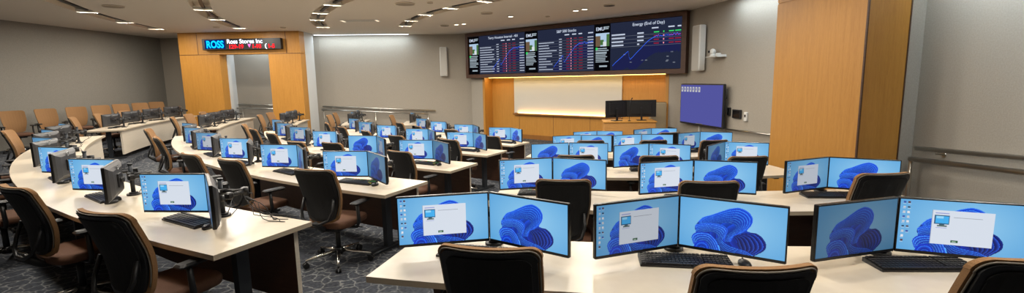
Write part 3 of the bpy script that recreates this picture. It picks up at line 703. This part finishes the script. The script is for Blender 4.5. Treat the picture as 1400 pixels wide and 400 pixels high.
        for r_ in range(9):
            for c_ in range(2):
                if c_ == 1 and r_ > 6: continue
                x = .025 + c_ * .04; y = .04 + r_ * .095; c = pal[rg.randint(len(pal))]
                rect(x, x + .02, y, y + .034, c); rect(x - .004, x + .024, y + .04, y + .05, (190, 210, 225))
    return img
def screen_mesh(name, img, w, h, m):
    ny, nx, _ = img.shape
    L = ((img / 255 + .055) / 1.055) ** 2.4; L = np.where(img / 255 <= .04045, img / 255 / 12.92, L)
    xs = np.linspace(-w / 2, w / 2, nx + 1); zs = np.linspace(h / 2, -h / 2, ny + 1)
    X, Z = np.meshgrid(xs, zs); V = np.stack([X, np.zeros_like(X), Z], -1).reshape(-1, 3)
    i = np.arange(ny)[:, None] * (nx + 1) + np.arange(nx)[None]
    F = np.stack([i + nx + 1, i + nx + 2, i + 1, i], -1).reshape(-1, 4)
    me = bpy.data.meshes.new(name); me.vertices.add(len(V)); me.vertices.foreach_set('co', V.ravel())
    me.loops.add(F.size); me.loops.foreach_set('vertex_index', F.ravel()); me.polygons.add(len(F)); me.polygons.foreach_set('loop_start', np.arange(0, F.size, 4)); me.polygons.foreach_set('loop_total', np.full(len(F), 4))
    me.update(); at = me.color_attributes.new('picture', 'FLOAT_COLOR', 'CORNER')
    c = np.ones((len(F), 4, 4)); c[:, :, :3] = L.reshape(-1, 1, 3); at.data.foreach_set('color', c.ravel())
    me.materials.append(m); return me
def screen_mat(name, s):
    m = bpy.data.materials.new(name); m.use_nodes = True; nt = m.node_tree; b = nt.nodes['Principled BSDF']
    b.inputs['Base Color'].default_value = (.01, .01, .012, 1); b.inputs['Roughness'].default_value = .35; b.inputs['Specular IOR Level'].default_value = .3
    a = nt.nodes.new('ShaderNodeVertexColor'); a.layer_name = 'picture'
    nt.links.new(a.outputs[0], b.inputs['Emission Color']); b.inputs['Emission Strength'].default_value = s; return m
MW, MH = .54, .304
im_b = bloom_img(192, 108, False); im_d = bloom_img(192, 108, True)
S_on, S_mid, S_dim = screen_mat('screen_bright', .97), screen_mat('screen_mid', .62), screen_mat('screen_dim', .34)  # mid and dim copies put off-angle viewing falloff into the emission strength
SW, SH = MW - .016, MH - .026
SM = {}
for nm, im in (('bloom', im_b), ('dialog', im_d)):
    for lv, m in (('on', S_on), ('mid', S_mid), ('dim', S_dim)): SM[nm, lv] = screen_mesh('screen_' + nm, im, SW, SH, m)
def make_monitor(me):
    r = empty('monitor', (0, 0, 0))     # origin: centre of the panel, screen faces -y
    s = bpy.data.objects.new('screen', me); COL.objects.link(s); s.parent = r; s.location = (0, -.0135, .004)
    a = MB(); a.box((0, 0, 0), (MW, .024, MH), bev=.003); a.box((0, -.0125, -MH / 2 + .008), (MW - .01, .003, .014)); a.build('bezel', M_bezel, r)
    a = MB()
    for (w1, h1, y1), (w2, h2, y2) in (((MW - .012, MH - .012, .012), (MW - .05, MH - .05, .030)), ((MW - .05, MH - .05, .030), (.34, .20, .046))):
        v = [(sx * w1 / 2, y1, sz * h1 / 2) for sx, sz in ((-1, -1), (1, -1), (1, 1), (-1, 1))] + [(sx * w2 / 2, y2, sz * h2 / 2) for sx, sz in ((-1, -1), (1, -1), (1, 1), (-1, 1))]
        a.add(v, [(0, 1, 5, 4), (1, 2, 6, 5), (2, 3, 7, 6), (3, 0, 4, 7)])
    a.quad((-.17, .046, -.10), (.17, .046, -.10), (.17, .046, .10), (-.17, .046, .10))
    a.build('rear_housing', M_housing, r)
    a = MB(); a.tube([(.022 * math.cos(t), .0475, .115 + .022 * math.sin(t)) for t in np.linspace(0, 2 * PI, 20, endpoint=False)], .004, closed=True, n=6); a.box((0, .0445, .115), (.024, .006, .008)); a.build('maker_mark', M_mark, r)
    a = MB(); a.box((0, .052, 0), (.12, .014, .12), bev=.003); a.cyl((0, .068, 0), .025, .03, axis='y'); a.build('mount_plate', M_black2, r)
    return r
P_mon = {k: Proto(make_monitor(me)) for k, me in SM.items()}

# dual arm: origin at the desk, post centre; hinge of the pair is .11 in front (-y)
def make_arm(spread):
    r = empty('dual_monitor_stand', (0, 0, 0))
    a = MB(); a.cyl((0, 0, .008), .055, .016, n=24); a.cyl((0, 0, .022), .035, .014, n=20); a.build('base', M_black, r)
    a = MB(); a.cyl((0, 0, .15), .018, .29, n=14); a.cyl((0, 0, .297), .022, .014, n=14); a.build('post', M_steel, r)
    a = MB(); a.box((0, 0, .20), (.06, .06, .045), bev=.008); a.box((0, .035, .235), (.03, .03, .03)); a.build('collar', M_black, r)
    for sx in (-1, 1):
        e = Vector((sx * .17, .085, .2)); w = Vector((sx * (.235), -.075, .205))
        a = MB(); a.tube([(0, 0, .2), e], .017, n=8); a.cyl(tuple(e), .026, .06, n=14); a.tube([e, w], .015, n=8); a.box(tuple(w), (.05, .05, .05), bev=.008)
        a.tube([e + Vector((0, .02, .02)), w + Vector((0, .02, .03))], .006, n=6)
        a.build('arm_segment', M_black, r)
        a = MB(); a.tube([w + Vector((0, .01, .02)), e + Vector((0, .06, -.03)), e + Vector((-sx * .03, .08, -.11)), Vector((sx * .05, .09, .05)), Vector((sx * .03, .05, .004))], .0035, n=5); a.build('cable', M_black, r)
    return r
P_arm = Proto(make_arm(22))

def make_keyboard(bloomb):
    r = empty('keyboard', (0, 0, 0))
    a = MB(); a.add([(-.22, -.07, 0), (.22, -.07, 0), (.22, .07, 0), (-.22, .07, 0), (-.22, -.07, .012), (.22, -.07, .012), (.22, .07, .024), (-.22, .07, .024)], [(0, 3, 2, 1), (4, 5, 6, 7), (0, 1, 5, 4), (1, 2, 6, 5), (2, 3, 7, 6), (3, 0, 4, 7)])
    a.build('body', M_black, r)
    k = MB(); cols = [M_keys, emat('k', (0, 0, 0), 0) if False else mat('yellow_key', (200, 190, 60), .5), mat('green_key', (40, 150, 60), .5), mat('red_key', (190, 40, 40), .5)]
    rg = random.Random(2)
    for row in range(6):
        y = -.055 + row * .0215 + (.004 if row == 5 else 0); z = .014 + (y + .07) / .14 * .012
        x = -.212
        while x < .205:
            w = .017
            if row == 0 and -.12 < x < -.02: w = .10
            if .075 < x < .085 or .137 < x < .145: x += .008; continue
            mi = 0
            if bloomb and row == 5: mi = rg.choice([1, 1, 2, 2, 3]) if -.15 < x < .14 else 0
            if bloomb and row == 4 and x > .14: mi = 2
            if bloomb and row in (1, 2) and x > .15 and rg.random() < .4: mi = 1
            k.box((x + w / 2, y, z + .004), (w - .002, .0175, .006), mi); x += w + .0015
    k.build('keycaps', cols, r)
    for ch in r.children:
        for v in ch.data.vertices: v.co.x *= 1.1; v.co.y *= 1.1
    return r
P_key = {False: Proto(make_keyboard(False)), True: Proto(make_keyboard(True))}
def make_mouse():
    r = empty('mouse', (0, 0, 0))
    a = MB(); n = 8; vs = []; fs = []
    a.sphere((0, 0, .012), .03, sc=(1, 1.75, .85), n=10); a.v = [(x, y, max(z, 0.0)) for x, y, z in a.v]; a.build('shell', M_black2, r)
    a = MB(); a.cyl((0, .028, .032), .007, .006, axis='x', n=10); a.build('scroll_wheel', M_keys, r)
    return r
P_mouse = Proto(make_mouse())

# ================================================================ CHAIRS
def make_chair():
    r = empty('office_chair', (0, 0, 0))    # faces +y
    def outline():                           # rows (t, half width)
        rows = []
        Hh = .56
        for i in range(21):
            z = Hh * i / 20
            w = .165 + .07 * math.sin(min(1, z / .42) * PI / 2)
            w = min(w, .232 + .0 * z)
            rows.append([z, w])
        rc = .055
        out = []
        for z, w in rows:
            if z > Hh - rc: continue
            if z < .05: w -= .05 * (1 - math.sqrt(max(0, 1 - ((.05 - z) / .05) ** 2)))
            out.append((z, w))
        for a in np.linspace(0, PI / 2, 7): out.append((Hh - rc + rc * math.sin(a), .235 - rc + rc * math.cos(a)))
        return out
    rows = outline()
    def prof(z, s):                         # centre surface of the back: y offset
        t = z / .56
        return -.235 + .035 * math.sin(min(t, .5) * PI) * 1.0 - .155 * t ** 1.5 + .055 * (s ** 2)
    Z0 = .485
    NS = 9
    def slab(inset, y0, y1, z_off=0.0, zcut=(0, 1)):
        mb = MB(); G = []
        for (z, w) in rows:
            w2 = w - inset
            if w2 <= .01: continue
            zz = .28 + (z - .28) * (1 - inset / .28)
            G.append([(s * w2, prof(zz, s * w2 / .235), Z0 + zz + z_off) for s in np.linspace(-1, 1, NS)])
        nr = len(G); vs = []
        for off in (y0, y1):
            for g in G: vs += [(x, y + off, z) for x, y, z in g]
        N = nr * NS; fs = []
        for i in range(nr - 1):
            for j in range(NS - 1):
                q = i * NS + j; fs.append((q, q + 1, q + NS + 1, q + NS)); fs.append((N + q, N + q + NS, N + q + NS + 1, N + q + 1))
        for i in range(nr - 1):
            for j in (0, NS - 1): q = i * NS + j; fs.append((q, q + NS, N + q + NS, N + q))
        for j in range(NS - 1):
            for i in (0, nr - 1): q = i * NS + j; fs.append((q, q + 1, N + q + 1, N + q))
        mb.add(vs, fs, 0, False); return mb
    slab(0, 0.0, .028).build('back_cushion', M_camel, r)
    slab(.018, -.018, .002).build('back_frame', M_black, r)
    slab(.044, -.024, -.015).build('mesh_panel', M_mesh, r)
    L = [(-w, prof(z, -w / .235), z) for z, w in rows[3:]]; R_ = [(w, prof(z, w / .235), z) for z, w in rows[3:]][::-1]
    top = [(x, prof(.56, x / .235), .56) for x in np.linspace(-.17, .17, 7)]
    path = [Vector((x * .955, y - .006, Z0 + z - .010)) for x, y, z in L + top[1:-1] + R_]
    mb = MB(); mb.tube(path, .0045, n=6); mb.build('edge_trim', M_trimg, r)
    # lumbar loop and uprights
    mb = MB(); mb.tube([(-.17, -.245, .74), (-.18, -.285, .62), (-.15, -.315, .54), (-.06, -.335, .50), (.06, -.335, .50), (.15, -.315, .54), (.18, -.285, .62), (.17, -.245, .74)], .014, n=8)
    mb.tube([(0, -.33, .5), (0, -.22, .41), (0, -.08, .395)], [.03, .032, .035], n=8); mb.build('back_support', M_black, r)
    # seat
    mb = MB(); n = 24
    def sq(a, w, d): c, s = math.cos(a), math.sin(a); e = .45; return (w * math.copysign(abs(c) ** e, c), d * math.copysign(abs(s) ** e, s))
    prev = None; rings = [(.405, .20, .20), (.415, .235, .235), (.45, .245, .24), (.475, .235, .232), (.485, .20, .20), (.486, .05, .05)]
    vs = []
    for z, w, d in rings: vs += [(sq(2 * PI * k / n, w, d)[0], sq(2 * PI * k / n, w, d)[1] + .03, z) for k in range(n)]
    fs = [(i * n + k, i * n + (k + 1) % n, (i + 1) * n + (k + 1) % n, (i + 1) * n + k) for i in range(len(rings) - 1) for k in range(n)]
    fs += [tuple(reversed(range(n))), tuple((len(rings) - 1) * n + k for k in range(n))]
    mb.add(vs, fs, 0, True); mb.build('seat', M_seat, r)
    mb = MB(); mb.box((0, .0, .385), (.24, .30, .045), bev=.01); mb.tube([(.1, .05, .38), (.27, .05, .375)], .008); mb.build('tilt_mechanism', M_black, r)
    for sx in (-1, 1):
        mb = MB(); mb.tube([(sx * .12, -.02, .39), (sx * .26, -.02, .40), (sx * .285, -.02, .45), (sx * .285, -.03, .64)], [.018, .018, .02, .018], n=8)
        mb.box((sx * .285, .02, .655), (.085, .25, .03), bev=.012); mb.build('armrest', M_black, r)
    mb = MB(); mb.cyl((0, 0, .25), .026, .24, n=14); mb.cyl((0, 0, .115), .045, .07, n=16); mb.build('gas_column', M_black, r)
    for k in range(5):
        a = 2 * PI * k / 5 + .3; d = Vector((math.cos(a), math.sin(a), 0))
        mb = MB(); mb.tube([d * .03 + Vector((0, 0, .125)), d * .17 + Vector((0, 0, .10)), d * .335 + Vector((0, 0, .078))], [.023, .018, .012], n=8)
        lg = mb.build('base_leg', M_chrome, r)
        mb = MB(); p = d * .335; s_ = Vector((-d.y, d.x, 0))
        for q in (-1, 1):
            c = p + s_ * .017 * q; mb.tube([c - s_ * .010 + Vector((0, 0, .030)), c + s_ * .010 + Vector((0, 0, .030))], .030, n=14)
        mb.cyl((p.x, p.y, .058), .009, .03, n=8); mb.build('caster', M_black, lg)
    return r
P_chair = Proto(make_chair())

# ================================================================ SEATS
SECT = {'R': 'right-hand', 'M': 'middle', 'L': 'far-left'}
SEATN = ['first', 'second', 'third', 'fourth', 'fifth', 'sixth']
AIS = {'R': 'from centre aisle', 'M': 'from centre aisle', 'L': 'from left aisle'}
def where(sec, row, i): return f'{SEATN[i]} seat {AIS[sec]}, {ROWN[row]} {SECT[sec]} desk'
def put_monitor(x, y, z, yaw, pic, lv, sec, row, i, side):
    bright = {'on': 'bright', 'mid': 'dimmer', 'dim': 'dim'}[lv]
    what = 'window on screen' if pic == 'dialog' else 'blue swirl screen'
    P_mon[pic, lv].place((x, y, z), math.radians(yaw), f'{side} monitor, {what}, {where(sec, row, i)}', 'monitor', f'monitors on the {SECT[sec]} desks')
def pair(cx, cy, ang, al, ar, row, sec, i, pics=('dialog', 'bloom'), lv=('on', 'on'), kb=True, bloomkb=False, kx=0.0, fit=None, dz=0.0):
    """two monitors hinged into a V; ang = direction of the desk edge there (deg)"""
    zt = TZ[row] + .73; zc = zt + .207 + dz
    t = math.radians(ang); X = Vector((math.cos(t), math.sin(t))); Y = Vector((-math.sin(t), math.cos(t)))
    c = Vector((cx, cy)); hinge = c + Y * (.27 * math.sin(math.radians((al + ar) / 2)))
    for s_, a, pic, l in ((-1, al, pics[0], lv[0]), (1, -ar, pics[1], lv[1])):
        yaw = t + math.radians(a); d = Vector((math.cos(yaw), math.sin(yaw))); p = hinge + d * s_ * .275
        put_monitor(p.x, p.y, zc, math.degrees(yaw), pic, l, sec, row, i, 'left' if s_ < 0 else 'right')
    q = hinge + Y * .09
    P_arm.place((q.x, q.y, zt), t, f'black dual monitor stand, {where(sec, row, i)}', 'monitor stand', f'monitor stands on the {SECT[sec]} desks')
    if kb:
        q = c - Y * .005 + X * (kx - .06); P_key[bloomkb].place((q.x, q.y, zt), t + math.radians(random.uniform(-4, 4)), (f'keyboard with coloured keys, ' if bloomkb else 'black keyboard, ') + where(sec, row, i), 'keyboard', f'keyboards on the {SECT[sec]} desks')
        q = c - Y * .03 + X * (kx + .25); P_mouse.place((q.x, q.y, zt), t + .1, f'black mouse, {where(sec, row, i)}', 'mouse', f'mice on the {SECT[sec]} desks')
    return hinge
def chair(x, y, ang, row, sec, i, lab=None, floor=None):
    P_chair.place((x, y, TZ[row] if floor is None else floor), math.radians(ang), lab or f'black-backed tan office chair, {where(sec, row, i)}', 'chair', 'office chairs against the left wall' if lab else f'office chairs at the {SECT[sec]} desks')

# --- right-hand desks, measured seat by seat: centre x, y, edge direction, V angles
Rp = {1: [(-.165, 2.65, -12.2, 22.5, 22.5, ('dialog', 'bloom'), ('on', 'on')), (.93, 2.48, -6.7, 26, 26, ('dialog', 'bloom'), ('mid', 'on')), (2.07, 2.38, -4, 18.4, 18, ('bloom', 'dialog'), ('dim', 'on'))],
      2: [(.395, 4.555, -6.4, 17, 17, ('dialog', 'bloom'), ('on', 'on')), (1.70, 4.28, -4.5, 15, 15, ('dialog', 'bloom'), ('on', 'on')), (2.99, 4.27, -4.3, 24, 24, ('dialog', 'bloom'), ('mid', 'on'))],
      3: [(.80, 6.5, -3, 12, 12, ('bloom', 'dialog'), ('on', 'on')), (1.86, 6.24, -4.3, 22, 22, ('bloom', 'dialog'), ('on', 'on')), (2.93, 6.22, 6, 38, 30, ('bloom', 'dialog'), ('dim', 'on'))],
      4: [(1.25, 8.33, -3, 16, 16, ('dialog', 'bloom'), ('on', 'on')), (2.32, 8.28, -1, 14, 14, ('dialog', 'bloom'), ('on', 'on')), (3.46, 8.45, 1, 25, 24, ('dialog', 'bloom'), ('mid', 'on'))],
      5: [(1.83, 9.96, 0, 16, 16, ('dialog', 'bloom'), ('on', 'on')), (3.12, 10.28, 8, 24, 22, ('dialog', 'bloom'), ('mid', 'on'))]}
for row, L in Rp.items():
    for i, (x, y, a, al, ar, pics, lv) in enumerate(L):
        pair(x, y, a, al, ar, row, 'R', i, pics, lv, bloomkb=(row == 2 and i == 0), kx={(1, 0): .02, (2, 0): -.04, (1, 1): .07, (1, 2): .14}.get((row, i), .04))
Rc = {1: [(-.06, 2.24, -10), (.93, 1.99, -1), (1.98, 2.02, 4)], 2: [(.46, 4.10, -8), (1.6, 3.94, -6), (3.08, 4.12, 4)], 3: [(.82, 6.04, -6), (1.8, 5.88, -4), (2.78, 5.72, 0)], 4: [(1.37, 8.27, -3), (2.4, 8.15, 0), (3.36, 8.02, 3)], 5: [(1.9, 9.95, 0), (3.34, 10.2, 4)]}
for row, L in Rc.items():
    for i, (x, y, a) in enumerate(L): chair(x, y, a, row, 'R', i)
# --- middle desks
Ms = {1: (242.0, 5.35, 6, 16.84), 2: (241.0, 5.06, 6, 14.92), 3: (238.8, 5.65, 6, 13.12), 4: (235.4, 6.75, 5, 11.17), 5: (232.3, 8.2, 4, 9.18)}
MC = {(1, 0): (-2.28, 2.92, -21), (1, 1): (-3.54, 3.66, -27), (2, 0): (-1.85, 4.76, -17), (2, 1): (-3.02, 5.44, -31), (2, 2): (-3.78, 5.92, -36), (2, 4): (-5.55, 7.8, -50), (3, 0): (-1.40, 6.62, -34), (3, 1): (-2.74, 7.68, -30), (3, 2): (-3.40, 7.9, -34), (3, 3): (-4.47, 9.27, -44), (4, 0): (-.98, 8.72, -38), (4, 1): (-2.14, 9.52, -38), (5, 0): (-.28, 10.12, -36)}
for row, (a0, st, n, rm) in Ms.items():
    for i in range(n):
        a = a0 - st * i; p = pol(C1, rm, a); edge = a - 270
        far = i >= 3
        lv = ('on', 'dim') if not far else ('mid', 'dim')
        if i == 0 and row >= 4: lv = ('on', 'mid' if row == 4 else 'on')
        pair(p.x, p.y, edge, 23, 25 if row > 1 else 27, row, 'M', i, ('dialog', 'dialog' if (row == 3 and i == 1) else 'bloom') if not (row == 3 and i == 1) else ('bloom', 'dialog'), lv, bloomkb=(row in (2, 3) and i == 0), kb=(row <= 3 or i < 2), kx=-.03)
        if (row, i) in MC: x, y, ca = MC[row, i]
        else:
            q = pol(C1, RO[row] + .10 + .08 * math.sin(7 * i + row), a + .4); x, y, ca = q.x, q.y, edge + 8 * math.sin(3 * i + row)
        if (row, i) == (2, 3): continue
        chair(x, y, ca, row, 'M', i)
# --- far-left desks
Ls = {1: (202.3, 4.3, 4, 16.84), 2: (201.0, 4.4, 3, 14.92), 3: (194.9, 4.5, 2, 13.12), 4: (192.6, 5.3, 2, 11.17), 5: (189.6, 6.6, 1, 9.18)}
for row, (a0, st, n, rm) in Ls.items():
    for i in range(n):
        a = a0 - st * i; p = pol(C1, rm, a); edge = a - 270
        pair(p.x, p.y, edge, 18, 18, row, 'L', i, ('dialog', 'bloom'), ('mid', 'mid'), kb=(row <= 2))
        q = pol(C1, RO[row] + .12, a + .5); chair(q.x, q.y, edge + 10 * math.sin(2.3 * i + row), row, 'L', i)
# --- spare chairs along the left wall
for i, y in enumerate((11.9, 12.8, 13.65, 14.5, 15.3, 16.05, 16.8)):
    lab = f'tan-fronted office chair against the left wall, {["nearest", "second", "third", "fourth", "fifth", "sixth", "farthest"][i]} of the wall row'
    chair(-12.55, y, -120 + 6 * math.sin(i * 2), 0, 'L', 0, lab)

# ================================================================ PODIUM
pd = empty('lectern_desk', (3.25, 13.0, TZ[5]), -.12, 'honey oak lectern desk in front of the whiteboard', 'lectern')
mb = MB(); mb.box((0, 0, .5), (1.36, .75, 1.0), bev=.006); mb.build('cabinet', M_podium, pd)
mb = MB(); mb.box((0, 0, 1.015), (1.42, .80, .03), bev=.006); mb.build('worktop', M_oak, pd)
mb = MB(); mb.box((0, 0, .04), (1.38, .77, .08)); mb.build('plinth', M_walnut, pd)
TOPZ = TZ[5] + 1.03
for x, y, rz, w, lab in ((2.90, 12.95, .32, .66, 'left large black monitor on the lectern, seen from behind'), (3.60, 12.98, -.12, .80, 'right large black monitor on the lectern, seen from behind')):
    r = empty('lectern_monitor', (x, y, TOPZ), rz, lab, 'monitor', 'monitors on the lectern')
    h = .47; zc = .09 + h / 2
    a = MB(); a.box((0, .02, zc), (w, .03, h), bev=.006); a.box((0, -.005, zc), (w * .7, .03, h * .7), bev=.01); a.build('housing', M_black, r)
    a = MB(); a.box((0, .037, zc), (w - .03, .004, h - .03)); a.build('screen', M_glass, r)
    a = MB(); a.box((0, -.04, .17), (.05, .04, .34)); a.box((0, -.02, .008), (.26, .2, .016), bev=.004); a.build('stand', M_black, r)
    a = MB(); a.cyl((0, -.03, zc), .04, .03, axis='y'); a.build('maker_mark', M_steel, r)
r = empty('gooseneck_microphone', (3.22, 12.78, TOPZ), 0, 'thin black gooseneck microphone between the lectern monitors', 'microphone')
a = MB(); a.cyl((0, 0, .01), .04, .02); a.build('base', M_black, r)
a = MB(); a.tube([(0, 0, .02), (0, 0, .35), (.02, .0, .55), (.05, 0, .60)], .008); a.build('stem', M_black, r)
a = MB(); a.tube([(.05, 0, .60), (.08, 0, .63)], .014); a.build('capsule', M_black, r)
r = empty('lectern_chair', (4.3, 13.35, TZ[5]), PI + .25, 'cream high-backed chair with black arms behind the lectern', 'chair')
M_cream = mat('cream_leather', (188, 168, 128), .6)
a = MB(); a.box((0, -.24, 1.0), (.56, .10, .98), bev=.04); a.build('backrest', M_cream, r)
a = MB(); a.box((0, .03, .50), (.52, .5, .10), bev=.04); a.build('seat', M_cream, r)
for sx in (-1, 1):
    a = MB(); a.box((sx * .31, .0, .75), (.06, .34, .04), bev=.01); a.tube([(sx * .31, .1, .74), (sx * .3, .05, .5)], .02); a.build('armrest', M_black, r)
a = MB(); a.cyl((0, 0, .26), .03, .4); a.build('column', M_black, r)
for k in range(5):
    t = 2 * PI * k / 5; a = MB(); a.tube([(0, 0, .09), (.3 * math.cos(t), .3 * math.sin(t), .04)], [.025, .03]); a.build('base_leg', M_black, r)

# loose cables at the near end of the nearest middle desk
r = empty('cable_tangle', (-1.93, 3.48, .73), 0, 'tangle of thin black cables behind the nearest left desk monitors', 'cables')
for j in range(6):
    rg = random.Random(j + 11); p0 = Vector((-.12 + .06 * rg.random(), .0, .10 + .12 * rg.random())); pts = [p0]
    e = Vector((.12 + .12 * rg.random(), -.12 + .2 * rg.random(), .004))
    for t in np.linspace(.2, 1, 7):
        q = p0.lerp(e, t); q.z = max(.004, p0.z * (1 - t) ** 2 + .03 * math.sin(t * 5 + j) * (1 - t)); q.x += .04 * math.sin(t * 6 + j); pts.append(q)
    a = MB(); a.tube(pts, .003, n=5); a.build('cable', M_black, r)
